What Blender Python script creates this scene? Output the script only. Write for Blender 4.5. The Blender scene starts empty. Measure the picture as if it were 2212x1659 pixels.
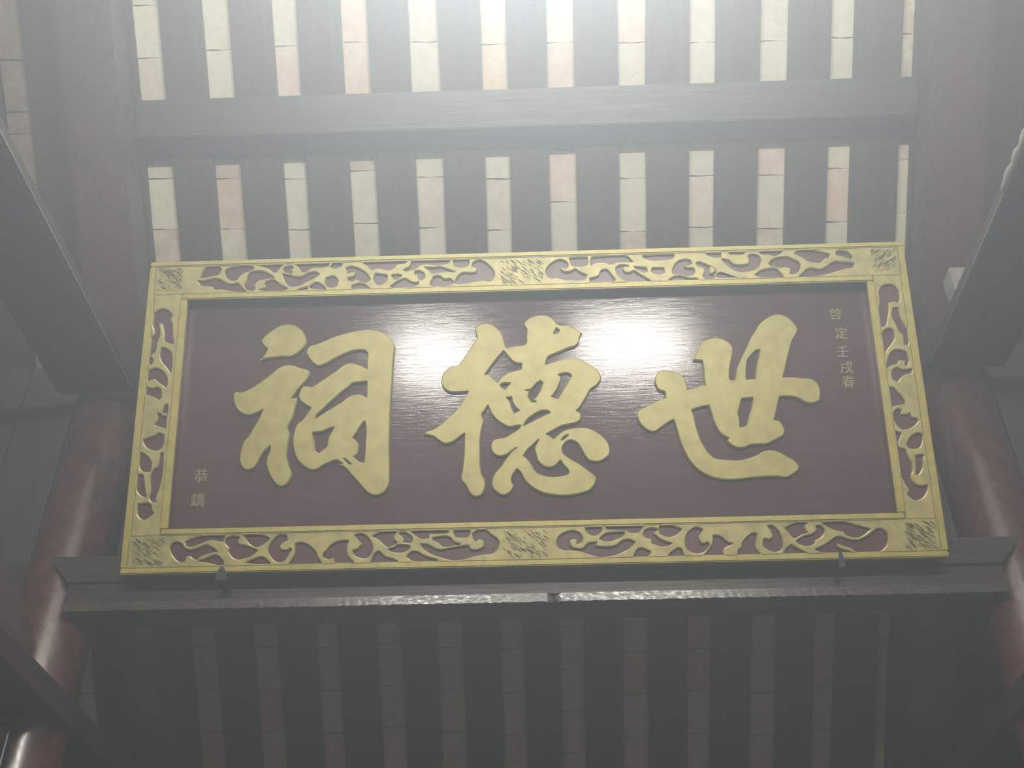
import bpy, bmesh, math, random
from mathutils import Vector, Matrix
from mathutils.geometry import delaunay_2d_cdt

random.seed(7)
SC = bpy.context.scene
COL = SC.collection
EYE = 1.55                      # camera height above the floor

# ------------------------------------------------------------------ camera
cam_data = bpy.data.cameras.new('camera')
cam = bpy.data.objects.new('camera', cam_data)
COL.objects.link(cam)
cam_data.sensor_fit = 'HORIZONTAL'
cam_data.sensor_width = 36.0
cam_data.lens = 36.0 * 2385.4 / 2212.0
cam_data.clip_start = 0.02
CR, CU, CF = Vector((0.9994, 0.0327, -0.0068)), Vector((0.0251, -0.6023, 0.7979)), Vector((-0.0220, 0.7976, 0.6027))
cam.matrix_world = Matrix(((CR.x, CU.x, -CF.x, 0), (CR.y, CU.y, -CF.y, 0), (CR.z, CU.z, -CF.z, EYE), (0, 0, 0, 1)))
SC.camera = cam

# ------------------------------------------------------------------ world, lights, exposure
world = bpy.data.worlds.new('world'); SC.world = world
world.use_nodes = True
bg = world.node_tree.nodes['Background']
bg.inputs['Color'].default_value = (0.80, 0.90, 1.0, 1)
bg.inputs['Strength'].default_value = 0.02
SC.view_settings.view_transform = 'Standard'
SC.view_settings.look = 'None'
SC.view_settings.exposure = 0.0
SC.view_settings.gamma = 1.0
SC.view_settings.use_curve_mapping = False

def area_light(name, loc, target, sx, sy, power, color, spread=180):
    d = bpy.data.lights.new(name, 'AREA'); d.shape = 'RECTANGLE'
    d.size, d.size_y, d.energy, d.color = sx, sy, power, color
    d.spread = math.radians(spread)
    o = bpy.data.objects.new(name, d); COL.objects.link(o)
    o.location = loc
    o.rotation_euler = (Vector(target) - Vector(loc)).to_track_quat('-Z', 'Y').to_euler()
    return o
# daylight through the glass tiles of the rooflight (high on the front slope) and through two transoms of the rear wall
area_light('rooflight_daylight', (0.0, 1.42, EYE + 3.455), (0.0, 1.42 - 0.6595, EYE + 3.455 - 0.7518), 0.95, 0.55, 168, (0.90, 0.965, 0.965))
area_light('transom_daylight', (-0.64, -1.50, EYE + 2.185), (-0.5, 2.5, EYE + 2.1), 0.50, 0.12, 72, (1.0, 0.97, 0.88))
area_light('transom_daylight', (0.62, -1.50, EYE + 2.225), (0.5, 2.5, EYE + 2.1), 0.66, 0.12, 95, (1.0, 0.97, 0.88))

# ------------------------------------------------------------------ node helpers
def new_mat(name):
    m = bpy.data.materials.new(name); m.use_nodes = True
    nt = m.node_tree
    return m, nt, nt.nodes['Principled BSDF']
def nd(nt, kind, **kw):
    n = nt.nodes.new(kind)
    for k, v in kw.items():
        if k in n.inputs: n.inputs[k].default_value = v
        else: setattr(n, k, v)
    return n
def ramp(nt, fac, stops):
    r = nt.nodes.new('ShaderNodeValToRGB')
    els = r.color_ramp.elements
    while len(els) < len(stops): els.new(0.5)
    for e, (p, c) in zip(els, stops):
        e.position = p; e.color = (c[0], c[1], c[2], 1) if not isinstance(c, (int, float)) else (c, c, c, 1)
    nt.links.new(fac, r.inputs['Fac'])
    return r.outputs['Color']
def coords(nt, scale):
    tc = nd(nt, 'ShaderNodeTexCoord'); mp = nd(nt, 'ShaderNodeMapping')
    mp.inputs['Scale'].default_value = scale
    nt.links.new(tc.outputs['Object'], mp.inputs['Vector'])
    return mp.outputs['Vector']
def noise(nt, vec, scale, detail=4, rough=0.55, dist=0.0):
    n = nd(nt, 'ShaderNodeTexNoise', Scale=scale, Detail=detail, Roughness=rough, Distortion=dist)
    nt.links.new(vec, n.inputs['Vector'])
    return n.outputs['Fac']
def bump(nt, bsdf, height, strength, distance=0.002):
    b = nd(nt, 'ShaderNodeBump', Strength=strength, Distance=distance)
    nt.links.new(height, b.inputs['Height']); nt.links.new(b.outputs['Normal'], bsdf.inputs['Normal'])

def wood(name, c0, c1, grain, rough=0.5, coat=0.0, bstr=0.4):
    m, nt, b = new_mat(name)
    v = coords(nt, grain)
    f = noise(nt, v, 6.0, 6, 0.62, 0.8)
    nt.links.new(ramp(nt, f, ((0.30, c0), (0.72, c1))), b.inputs['Base Color'])
    f2 = noise(nt, v, 22.0, 3)
    nt.links.new(ramp(nt, f2, ((0.3, max(0.05, rough - 0.12)), (0.7, min(1, rough + 0.12)))), b.inputs['Roughness'])
    b.inputs['Coat Weight'].default_value = coat
    b.inputs['Coat Roughness'].default_value = 0.24
    bump(nt, b, f, bstr, 0.0015)
    return m
GX, GY, GZ = (0.35, 7, 7), (7, 0.35, 7), (7, 7, 0.35)
M = {}
M['rafter'] = wood('dark_rafter_wood', (0.028, 0.019, 0.016), (0.062, 0.042, 0.034), GY, 0.55)
M['purlin'] = wood('dark_purlin_wood', (0.012, 0.011, 0.011), (0.034, 0.030, 0.028), GX, 0.45)
M['beam_y'] = wood('brown_beam_wood', (0.050, 0.026, 0.020), (0.095, 0.052, 0.040), GY, 0.45)
M['board'] = wood('dark_shade_boards', (0.026, 0.020, 0.018), (0.050, 0.038, 0.034), GZ, 0.6)
M['tie'] = wood('dark_tie_beam_wood', (0.022, 0.014, 0.012), (0.048, 0.030, 0.025), GY, 0.5)
M['bead'] = wood('pale_bead_wood', (0.10, 0.08, 0.07), (0.18, 0.15, 0.13), GY, 0.5)  # lighter wood for the strips along the tie beam edges
M['lintel'] = wood('black_brown_lintel_wood', (0.018, 0.013, 0.012), (0.045, 0.032, 0.028), GX, 0.34, 0.3)
M['column'] = wood('red_brown_lacquered_column', (0.050, 0.017, 0.012), (0.095, 0.032, 0.022), (2, 2, 1.5), 0.30, 1.0, 0.35)

def gold(name, c0, c1, wear):
    m, nt, b = new_mat(name)
    v = coords(nt, (1, 1, 1))
    f = noise(nt, v, 26.0, 5, 0.6)
    col = ramp(nt, f, ((0.30, c0), (0.62, c1)))
    f2 = noise(nt, v, 70.0, 4, 0.7)
    mx = nd(nt, 'ShaderNodeMix', data_type='RGBA')
    nt.links.new(ramp(nt, f2, ((0.62, 0.0), (0.75, wear))), mx.inputs['Factor'])
    nt.links.new(col, mx.inputs['A']); mx.inputs['B'].default_value = (0.16, 0.17, 0.11, 1)
    nt.links.new(mx.outputs['Result'], b.inputs['Base Color'])
    b.inputs['Roughness'].default_value = 0.42
    b.inputs['Metallic'].default_value = 0.15
    bump(nt, b, f2, 0.25, 0.001)
    return m
M['gold'] = gold('yellow_gold_paint', (0.31, 0.245, 0.052), (0.40, 0.335, 0.082), 0.35)
M['hatch'] = gold('dull_green_gold_paint', (0.11, 0.105, 0.06), (0.20, 0.185, 0.09), 0.5)
M['inscription'] = gold('faded_gold_ink', (0.13, 0.10, 0.045), (0.24, 0.19, 0.085), 0.6)
M['gold_sign'] = gold('matt_yellow_gold_paint', (0.255, 0.205, 0.046), (0.335, 0.280, 0.070), 0.45)
M['gold_carved'] = gold('worn_gold_paint', (0.25, 0.21, 0.075), (0.40, 0.335, 0.11), 0.75)

m, nt, b = new_mat('maroon_lacquer')
v = coords(nt, (0.6, 1, 9))
f = noise(nt, v, 9.0, 6, 0.6, 0.4)
nt.links.new(ramp(nt, f, ((0.3, (0.056, 0.022, 0.022)), (0.7, (0.082, 0.034, 0.034)))), b.inputs['Base Color'])
f2 = noise(nt, coords(nt, (1.2, 1, 14)), 11.0, 5, 0.7, 0.6)
nt.links.new(ramp(nt, f2, ((0.3, 0.06), (0.7, 0.15))), b.inputs['Roughness'])
bump(nt, b, f2, 0.16, 0.001)
b.inputs['Specular IOR Level'].default_value = 0.28
M['lacquer'] = m
m, nt, b = new_mat('maroon_carving_ground')
b.inputs['Base Color'].default_value = (0.085, 0.024, 0.026, 1)
b.inputs['Roughness'].default_value = 0.35
M['maroon'] = m

m, nt, b = new_mat('lime_washed_roof_tile')
oi = nd(nt, 'ShaderNodeObjectInfo')
geo = nd(nt, 'ShaderNodeNewGeometry')
f = noise(nt, geo.outputs['Position'], 16.0, 5, 0.6)
f3 = noise(nt, geo.outputs['Position'], 48.0, 4, 0.6)
mx = nd(nt, 'ShaderNodeMix', data_type='RGBA')
mul = nd(nt, 'ShaderNodeMath', operation='MULTIPLY')
nt.links.new(ramp(nt, f, ((0.42, 0.0), (0.68, 0.75))), mul.inputs[0]); nt.links.new(oi.outputs['Alpha'], mul.inputs[1])
nt.links.new(mul.outputs['Value'], mx.inputs['Factor'])
nt.links.new(oi.outputs['Color'], mx.inputs['A']); mx.inputs['B'].default_value = (0.67, 0.63, 0.49, 1)
mx2 = nd(nt, 'ShaderNodeMix', data_type='RGBA')
nt.links.new(ramp(nt, f3, ((0.50, 0.0), (0.80, 0.40))), mx2.inputs['Factor'])
nt.links.new(mx.outputs['Result'], mx2.inputs['A']); mx2.inputs['B'].default_value = (0.48, 0.36, 0.26, 1)
nt.links.new(mx2.outputs['Result'], b.inputs['Base Color'])
b.inputs['Roughness'].default_value = 0.9
bump(nt, b, f3, 0.3, 0.002)
M['tile'] = m

def plain(name, c0, c1, scale=8.0, rough=0.8, metal=0.0):
    m, nt, b = new_mat(name)
    f = noise(nt, coords(nt, (1, 1, 1)), scale, 5, 0.6)
    nt.links.new(ramp(nt, f, ((0.3, c0), (0.7, c1))), b.inputs['Base Color'])
    b.inputs['Roughness'].default_value = rough; b.inputs['Metallic'].default_value = metal
    bump(nt, b, f, 0.3, 0.003)
    return m
M['deck'] = plain('dark_roof_boarding', (0.03, 0.022, 0.018), (0.06, 0.045, 0.035))
M['iron'] = plain('dark_iron', (0.02, 0.022, 0.022), (0.05, 0.05, 0.05), 60, 0.55, 0.6)
M['mortar'] = plain('pale_lime_mortar', (0.13, 0.12, 0.10), (0.24, 0.22, 0.19), 30, 0.95)
M['plaster'] = plain('aged_plaster_wall', (0.20, 0.17, 0.14), (0.30, 0.26, 0.22), 3, 0.9)
M['floor'] = plain('brick_red_floor', (0.10, 0.055, 0.045), (0.16, 0.09, 0.07), 5, 0.7)
M['stone'] = plain('grey_stone', (0.16, 0.155, 0.15), (0.26, 0.25, 0.24), 12, 0.8)
M['black'] = plain('black_lacquer_and_shade', (0.012, 0.012, 0.013), (0.02, 0.02, 0.02), 20, 0.3)

# ------------------------------------------------------------------ mesh helpers
def link(name, me, mat, parent=None, loc=(0, 0, 0), rot=(0, 0, 0)):
    o = bpy.data.objects.new(name, me); COL.objects.link(o)
    if mat is not None and not me.materials: me.materials.append(mat)
    o.location = loc; o.rotation_euler = rot
    if parent: o.parent = parent
    return o
def empty(name, loc=(0, 0, 0), rot=(0, 0, 0)):
    o = bpy.data.objects.new(name, None); COL.objects.link(o)
    o.location = loc; o.rotation_euler = rot; o.empty_display_size = 0.1
    return o
def tag(o, label=None, cat=None, group=None, kind=None):
    if label: o['label'] = label
    if cat: o['category'] = cat
    if group: o['group'] = group
    if kind: o['kind'] = kind
    return o
def mesh_from(name, bm, smooth=False):
    bmesh.ops.recalc_face_normals(bm, faces=bm.faces)
    me = bpy.data.meshes.new(name); bm.to_mesh(me); bm.free()
    if smooth:
        for p in me.polygons: p.use_smooth = True
    return me
def box_bm(x0, x1, y0, y1, z0, z1, bev=0.0, bm=None):
    own = bm is None
    if own: bm = bmesh.new()
    vs = [bm.verts.new((x, y, z)) for x in (x0, x1) for y in (y0, y1) for z in (z0, z1)]
    for q in ((0, 1, 3, 2), (4, 6, 7, 5), (0, 4, 5, 1), (2, 3, 7, 6), (0, 2, 6, 4), (1, 5, 7, 3)):
        bm.faces.new([vs[i] for i in q])
    if bev > 0 and own:
        bmesh.ops.bevel(bm, geom=list(bm.edges), offset=bev, segments=2, profile=0.5, affect='EDGES')
    return bm
def box(name, dims, mat, parent=None, loc=(0, 0, 0), rot=(0, 0, 0), bev=0.0):
    return link(name, mesh_from(name, box_bm(*dims, bev)), mat, parent, loc, rot)
def prism_bm(pts, a0, a1, axis, bm=None):
    """polygon in the plane normal to axis, pushed from a0 to a1"""
    bm = bm or bmesh.new()
    def P(u, v, a): return {'x': (a, u, v), 'y': (u, a, v), 'z': (u, v, a)}[axis]
    lo = [bm.verts.new(P(u, v, a0)) for u, v in pts]; hi = [bm.verts.new(P(u, v, a1)) for u, v in pts]
    bm.faces.new(lo); bm.faces.new(hi)
    n = len(pts)
    for i in range(n): bm.faces.new((lo[i], lo[(i + 1) % n], hi[(i + 1) % n], hi[i]))
    return bm
def lathe_bm(prof, seg=40):
    bm = bmesh.new(); rings = []
    for r, z in prof:
        rings.append([bm.verts.new((r * math.cos(2 * math.pi * k / seg), r * math.sin(2 * math.pi * k / seg), z)) for k in range(seg)])
    for A, B in zip(rings, rings[1:]):
        for k in range(seg): bm.faces.new((A[k], A[(k + 1) % seg], B[(k + 1) % seg], B[k]))
    bm.faces.new(rings[0]); bm.faces.new(rings[-1])
    return bm
def smooth_loop(pts, sub=4, sharp=62):
    """closed Catmull-Rom through pts that keeps sharp corners sharp"""
    n = len(pts); P = [Vector(p) for p in pts]; tan = []; corner = []
    for i in range(n):
        a, b_, c = P[i - 1], P[i], P[(i + 1) % n]
        u, w = b_ - a, c - b_
        ang = math.degrees(u.angle(w)) if u.length > 1e-7 and w.length > 1e-7 else 0
        corner.append(ang > sharp); tan.append((c - a) * 0.5)
    out = []
    for i in range(n):
        j = (i + 1) % n
        d = (P[j] - P[i]).length
        def clampt(t): return t * min(1.0, d / max(t.length, 1e-9))
        t0 = (P[j] - P[i]) * 0.6 if corner[i] else clampt(tan[i]); t1 = (P[j] - P[i]) * 0.6 if corner[j] else clampt(tan[j])
        for k in range(sub):
            t = k / sub
            h00, h10, h01, h11 = 2*t**3-3*t**2+1, t**3-2*t**2+t, -2*t**3+3*t**2, t**3-t**2
            out.append(h00 * P[i] + h10 * t0 + h01 * P[j] + h11 * t1)
    return out
def inside(p, lp):
    c = False; n = len(lp); x, y = p[0], p[1]
    for i in range(n):
        a, b_ = lp[i], lp[i - 1]
        if (a[1] > y) != (b_[1] > y) and x < (b_[0] - a[0]) * (y - a[1]) / (b_[1] - a[1]) + a[0]: c = not c
    return c
def plate_mesh(name, loops, thick, bev):
    """flat carved plate with outlines and holes and chamfered rims; outline in local x/z, front towards -y"""
    inset = []
    for k, lp in enumerate(loops):
        area = sum(lp[i - 1][0] * lp[i][1] - lp[i][0] * lp[i - 1][1] for i in range(len(lp)))
        depth = sum(inside(lp[0], o) for j, o in enumerate(loops) if j != k)
        sgn = (1 if area > 0 else -1) * (1 if depth % 2 == 0 else -1)      # +1: solid lies to the left of the loop
        n = len(lp); out = []
        for i in range(n):
            t = Vector(lp[(i + 1) % n]) - Vector(lp[i - 1])
            t = t.normalized() if t.length > 1e-9 else Vector((1, 0))
            out.append(Vector(lp[i]) + Vector((-t[1], t[0])) * (bev * sgn))
        inset.append(out)
    bm = bmesh.new()
    y0, y1, y2 = -thick / 2, -thick / 2 + bev, thick / 2
    for lp, il in zip(loops, inset):                                       # rim: chamfer and wall
        r0 = [bm.verts.new((p[0], y0, p[1])) for p in il]; r1 = [bm.verts.new((p[0], y1, p[1])) for p in lp]; r2 = [bm.verts.new((p[0], y2, p[1])) for p in lp]
        n = len(lp)
        for i in range(n):
            j = (i + 1) % n
            bm.faces.new((r0[i], r0[j], r1[j], r1[i])); bm.faces.new((r1[i], r1[j], r2[j], r2[i]))
    pts, edg = [], []
    for il in inset:
        o = len(pts); n = len(il); pts += [Vector((p[0], p[1])) for p in il]; edg += [(o + i, o + (i + 1) % n) for i in range(n)]
    vs, es, fs = delaunay_2d_cdt(pts, edg, [], 0, 1e-6)[:3]
    boxes = [(min(p[0] for p in l), max(p[0] for p in l), min(p[1] for p in l), max(p[1] for p in l), l) for l in inset]
    bv = [bm.verts.new((p.x, y0, p.y)) for p in vs]
    for f in fs:
        c = (vs[f[0]] + vs[f[1]] + vs[f[2]]) / 3
        if sum(inside(c, l) for x0, x1, z0, z1, l in boxes if x0 <= c.x <= x1 and z0 <= c.y <= z1) % 2: bm.faces.new([bv[i] for i in f])
    bmesh.ops.remove_doubles(bm, verts=bm.verts, dist=1e-6)
    me = bpy.data.meshes.new(name); bmesh.ops.recalc_face_normals(bm, faces=bm.faces); bm.to_mesh(me); bm.free()
    return me

# ------------------------------------------------------------------ room shell
fl = box('floor', (-3.6, 3.6, -1.6, 5.2, -0.12, 0.0), M['floor']); tag(fl, kind='structure')
bm = bmesh.new()
ZT0, ZT1 = EYE + 2.09, EYE + 2.32
for x0, x1, z0, z1 in ((-3.6, 3.6, 0, ZT0), (-3.6, 3.6, ZT1, EYE + 2.55), (-3.6, -0.90, ZT0, ZT1), (-0.38, 0.28, ZT0, ZT1), (0.96, 3.6, ZT0, ZT1)):
    box_bm(x0, x1, -1.72, -1.52, z0, z1, 0, bm)
tag(link('wall_back', mesh_from('wall_back', bm), M['plaster']), kind='structure')

TH = math.atan(0.8773)                       # slope of the roof
CT = math.cos(TH)
roof = empty('ceiling', (0, 2.0, EYE + 2.9665), (-TH, 0, 0)); tag(roof, kind='structure')
def slope_s(y): return (y - 2.0) / CT
S_TOP, S_EAVE = slope_s(0.42), slope_s(4.55)
# edges of the light strips between the rafters (metres)
STRIPS = [(-1.655, -1.572), (-1.222, -1.135), (-1.003, -0.917), (-0.786, -0.710), (-0.575, -0.491), (-0.365, -0.276), (-0.145, -0.065),
          (0.060, 0.143), (0.276, 0.364), (0.498, 0.579), (0.714, 0.801), (0.933, 1.005), (1.150, 1.190)]
edges = [(-1.87, -1.655), (-1.572, -1.222)]
edges += [(STRIPS[i][1], STRIPS[i + 1][0]) for i in range(1, len(STRIPS) - 1)]
edges += [(1.190, 1.345), (1.425, 1.560), (1.640, 1.800)]
edges[1:2] = [(-1.572, -1.435), (-1.352, -1.222)]
RT = 0.018
for k, (x0, x1) in enumerate(edges):
    w = (x1 - x0) / 2
    bm = bmesh.new(); N = 14
    rows = []
    for i in range(N + 1):                   # slightly uneven plank edges
        s = S_TOP + (S_EAVE - S_TOP) * i / N
        j0, j1 = random.uniform(-.0025, .0025), random.uniform(-.0025, .0025)
        rows.append([bm.verts.new(c) for c in ((-w + j0, s, 0), (w + j1, s, 0), (w + j1, s, RT), (-w + j0, s, RT))])
    for A, B in zip(rows, rows[1:]):
        for q in range(4): bm.faces.new((A[q], A[(q + 1) % 4], B[(q + 1) % 4], B[q]))
    bm.faces.new(rows[0]); bm.faces.new(rows[-1])
    link('rafter', mesh_from('rafter', bm), M['rafter'], roof, ((x0 + x1) / 2, 0, 0))

# tiles laid across the rafters, seen from below
TILES = []
for var in range(4):
    bm = bmesh.new(); N = 6
    rows = []
    for i in range(N + 1):
        x = -0.5 + i / N
        ja = random.uniform(-.012, .012) if 0 < i < N else 0; jb = random.uniform(-.012, .012) if 0 < i < N else 0
        rows.append([bm.verts.new(c) for c in ((x, -0.5 + ja, 0), (x, 0.5 + jb, 0), (x, 0.5 + jb, 1), (x, -0.5 + ja, 1))])
    for A, B in zip(rows, rows[1:]):
        for q in range(4): bm.faces.new((A[q], A[(q + 1) % 4], B[(q + 1) % 4], B[q]))
    bm.faces.new(rows[0]); bm.faces.new(rows[-1])
    me = mesh_from('roof_tile', bm); me.materials.append(M['tile']); TILES.append(me)
JOINTS = [(2.10, 2.39, 2.51), (2.106, 2.385, 2.506), (2.092, 2.390, 2.510), (2.089, 2.395, 2.516), (2.085, 2.381, 2.505), (2.089, 2.400, 2.521), (2.099, 2.409, 2.531),
          (2.100, 2.345, 2.468), (2.105, 2.417, 2.543), (2.110, 2.415, 2.537), (2.112, 2.419, 2.545), (2.109, 2.408, 2.533), (2.105, 2.392, 2.517)]
CREAM, PINK, ROSE, OCHRE = (0.60, 0.555, 0.42), (0.62, 0.44, 0.35), (0.50, 0.38, 0.32), (0.66, 0.45, 0.28)
PALE = (0.62, 0.52, 0.42)
SPECIAL = {(4, 'u0'): PINK, (5, 'u0'): PALE, (8, 'u0'): PINK, (10, 'u0'): PALE, (12, 'u0'): ROSE,
           (1, 'u1'): PALE, (3, 'u1'): PINK, (4, 'u1'): PINK, (6, 'u1'): OCHRE, (7, 'u1'): PINK, (8, 'u1'): PALE, (12, 'u1'): ROSE,
           (2, 'l0'): ROSE, (4, 'l0'): ROSE, (10, 'l0'): PINK, (12, 'l0'): ROSE,
           (2, 'l1'): (0.56, 0.41, 0.30), (5, 'l1'): PALE, (6, 'l1'): PALE, (7, 'l1'): PINK, (9, 'l1'): PALE, (11, 'l1'): PINK,
           (1, 'l2'): ROSE, (8, 'l2'): ROSE, (10, 'l2'): ROSE}
for k, ((x0, x1), (ju, jl, jl2)) in enumerate(zip(STRIPS, JOINTS)):
    cuts = []
    y = ju
    while y > 1.66: cuts.append((y, None)); y -= (0.118 if k == 1 else 0.145) if y == ju else 0.120
    cuts = cuts[::-1]
    segs = [(a[0], b_[0], 'u0' if b_[0] == ju else '') for a, b_ in zip(cuts, cuts[1:])]
    segs.append((ju, ju + 0.12, 'u1')); segs.append((ju + 0.12, jl - 0.12, '')); segs.append((jl - 0.12, jl, 'l0')); segs.append((jl, jl2, 'l1'))
    y, first = jl2, True
    while y < 4.05:
        segs.append((y, y + 0.121, 'l2' if first else '')); y += 0.121; first = False
    for a, b_, key in segs:
        if b_ - a < 0.02: continue
        col = SPECIAL.get((k, key))
        if col is None and key: col = CREAM
        if col is None: col = random.choice((CREAM, CREAM, CREAM, CREAM, (0.56, 0.50, 0.40), PINK))
        if k == 0: col = (0.70, 0.66, 0.56) if a > 3 else (0.20, 0.155, 0.12)  # left strip: shade of the dim bay and its lit lower sliver put into the colour
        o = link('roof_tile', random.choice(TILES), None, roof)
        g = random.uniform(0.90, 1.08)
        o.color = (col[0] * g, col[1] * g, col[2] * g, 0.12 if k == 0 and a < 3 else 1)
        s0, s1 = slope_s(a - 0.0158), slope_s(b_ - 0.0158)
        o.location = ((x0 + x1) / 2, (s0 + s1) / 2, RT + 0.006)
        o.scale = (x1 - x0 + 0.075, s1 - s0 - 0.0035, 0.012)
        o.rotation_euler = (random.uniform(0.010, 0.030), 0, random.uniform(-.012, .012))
SA, SB = slope_s(1.20), slope_s(1.66)         # rooflight opening
bm = bmesh.new()
for x0, x1, s0, s1 in ((-3.6, 3.6, S_TOP, SA), (-3.6, 3.6, SB, S_EAVE), (-3.6, -0.52, SA, SB), (0.52, 3.6, SA, SB)):
    box_bm(x0, x1, s0, s1, RT + 0.030, RT + 0.060, 0, bm)
link('roof_boarding', mesh_from('roof_boarding', bm), M['deck'], roof)
rear = empty('ceiling', (0, 0.42, EYE + 2.9665 + 0.8773 * 1.58 + RT * 1.3), (TH, 0, 0)); tag(rear, kind='structure')
link('roof_boarding', mesh_from('roof_boarding', box_bm(-3.6, 3.6, -2.75, 0.03, 0.02, 0.06)), M['deck'], rear)

# ------------------------------------------------------------------ timber frame
def Z(z): return EYE + z
bm = prism_bm([(2.255, Z(2.706)), (2.318, Z(2.679)), (2.318, Z(2.6866)), (2.185, Z(2.8035))], -1.233, 1.195, 'x')
bmesh.ops.bevel(bm, geom=[e for e in bm.edges], offset=0.002, segments=2, affect='EDGES')
o = link('roof_purlin', mesh_from('roof_purlin', bm), M['purlin'])
tag(o, 'dark squared purlin crossing under the rafters above the carved plaque', 'beam')
bm = prism_bm([(2.690, Z(2.255)), (2.775, Z(2.255)), (2.775, Z(2.286)), (2.690, Z(2.3605))], -1.233, 1.195, 'x')
tag(link('roof_purlin', mesh_from('roof_purlin', bm), M['purlin']), 'dark purlin mostly hidden behind the top of the plaque', 'beam')
def RZ(y): return Z(2.9665 - 0.8773 * (y - 2.0))
for s, nm, x0, x1 in ((-1, 'left', -1.403, -1.235), (1, 'right', 1.197, 1.372)):
    pts = [(0.42, RZ(0.42) - 0.002), (0.42, RZ(0.42) - 0.20), (4.40, RZ(4.40) - 0.20), (4.40, RZ(4.40) - 0.002)]
    bm = prism_bm(pts, x0, x1, 'x'); bmesh.ops.bevel(bm, geom=list(bm.edges), offset=0.012, segments=2, affect='EDGES')
    tag(link('principal_rafter', mesh_from('principal_rafter', bm), M['beam_y']),
        'broad brown sloping rafter beam over the ' + ('column beside the plain beam end' if s < 0 else 'column beside the pale mortar block'), 'beam')
cols = ((-1, -1.362, 2.82), (1, 1.312, 2.82))
for s, cx, cy in cols:
    t = empty('column', (cx, cy, 0))
    top = RZ(cy) - 0.21
    link('shaft', mesh_from('shaft', lathe_bm([(0.112, 0.16), (0.116, 0.8), (0.113, 2.0), (0.104, top - 0.3), (0.098, top)], 48), True), M['column'], t)
    link('base', mesh_from('base', lathe_bm([(0.17, 0.0), (0.17, 0.05), (0.19, 0.08), (0.18, 0.12), (0.135, 0.16)], 40)), M['stone'], t)
    tag(t, 'round glossy red-brown wooden column ' + ('carrying the gold-faced hanging board' if s < 0 else 'under the pale mortar block'), 'column')
# tie beams running back through the columns
t = empty('tie_beam', (-1.36, -0.3, Z(2.06)))
bm = box_bm(-0.130, 0.110, 0.0, 3.022, 0.0, 0.030, 0.005); link('beam_body', mesh_from('beam_body', bm), M['tie'], t)
for dx in (0.107, 0.096):
    bm = box_bm(dx - .003, dx + .003, 0.0, 2.99, -0.004, 0.002, 0.001); link('edge_bead', mesh_from('edge_bead', bm), M['bead'], t)
tag(t, 'upper brown tie beam with scored bottom edge meeting the column', 'beam')
t = empty('tie_beam', (1.31, -0.3, Z(2.075)))
bm = box_bm(-0.110, 0.130, 0.0, 3.022, 0.0, 0.030, 0.005); link('beam_body', mesh_from('beam_body', bm), M['tie'], t)
bm = box_bm(-0.110, -0.102, 0.0, 2.99, -0.004, 0.002, 0.001); link('edge_bead', mesh_from('edge_bead', bm), M['bead'], t)
tag(t, 'upper brown tie beam with pale mortar along its edge', 'beam')
bm = box_bm(-1.385, -1.240, -0.3, 4.0, Z(1.030), Z(1.100), 0.006)
tag(link('tie_beam', mesh_from('tie_beam', bm), M['tie']), 'lower thin tie beam through the column, under the carved bracket', 'beam')
bm = box_bm(1.195, 1.340, -0.3, 4.0, Z(1.010), Z(1.080), 0.006)
tag(link('tie_beam', mesh_from('tie_beam', bm), M['tie']), 'lower thin tie beam through the column without a carved bracket', 'beam')
# scored line on the upper left beam, as a narrow bead along its edge
prof = [(2.30, 1.285), (2.560, 1.285), (2.614, 1.256), (2.655, 1.246), (2.664, 1.232), (2.650, 1.214), (2.655, 1.196), (2.690, 1.188), (2.700, 1.160), (2.690, 1.102), (2.25, 1.102), (2.20, 1.16), (2.23, 1.23)]
bm = prism_bm([(y, Z(z)) for y, z in prof], -1.40, -1.335, 'x')
tag(link('carved_bracket', mesh_from('carved_bracket', bm), M['beam_y']), 'dark carved bracket with wavy edge sitting on the lower tie beam', 'bracket')

# lintel under the plaque: beam with chipped glossy lower edge and a moulded cap with slanted ends
lin = empty('lintel_beam', (0, 2.70, 0))
tag(lin, 'dark lintel beam under the plaque with slanted ends and chipped shiny lower edge', 'beam')
XL, XR = -1.292, 1.236
bm = prism_bm([(0.0, Z(1.392)), (0.0, Z(1.335)), (0.014, Z(1.333)), (0.110, Z(1.311)), (0.110, Z(1.392))], XL, XR, 'x')
link('beam_body', mesh_from('beam_body', bm), M['lintel'], lin)
bm = bmesh.new()                              # worn lower edge, in uneven pieces
N = 240; rows = []
for i in range(N + 1):
    x = XL + (XR - XL) * i / N
    chip = 0.0
    if 0.018 < x < 0.050: chip = 0.011 * math.sin((x - 0.018) / 0.032 * math.pi)
    zb = 1.311 + random.uniform(-.0012, .0012) + (0.0 if x < 0.06 else 0.001)
    rows.append([bm.verts.new(c) for c in ((x, -0.0030, Z(1.3345 - chip)), (x, 0.0 + chip * .3, Z(zb)), (x, 0.012, Z(zb + 0.001)), (x, 0.012, Z(1.3345)))])
for A, B in zip(rows, rows[1:]):
    for q in range(4): bm.faces.new((A[q], A[(q + 1) % 4], B[(q + 1) % 4], B[q]))
bm.faces.new(rows[0]); bm.faces.new(rows[-1])
link('worn_edge', mesh_from('worn_edge', bm), wood('worn_glossy_edge_wood', (0.035, 0.026, 0.022), (0.075, 0.058, 0.050), (3, 9, 9), 0.29, 0.0, 0.15), lin)
bm = prism_bm([(-1.292, Z(1.392)), (1.236, Z(1.392)), (1.298, Z(1.463)), (1.298, Z(1.470)), (-1.355, Z(1.470)), (-1.355, Z(1.463))], -0.012, 0.115, 'y')
link('moulded_cap', mesh_from('moulded_cap', bm), M['lintel'], lin)
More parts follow.
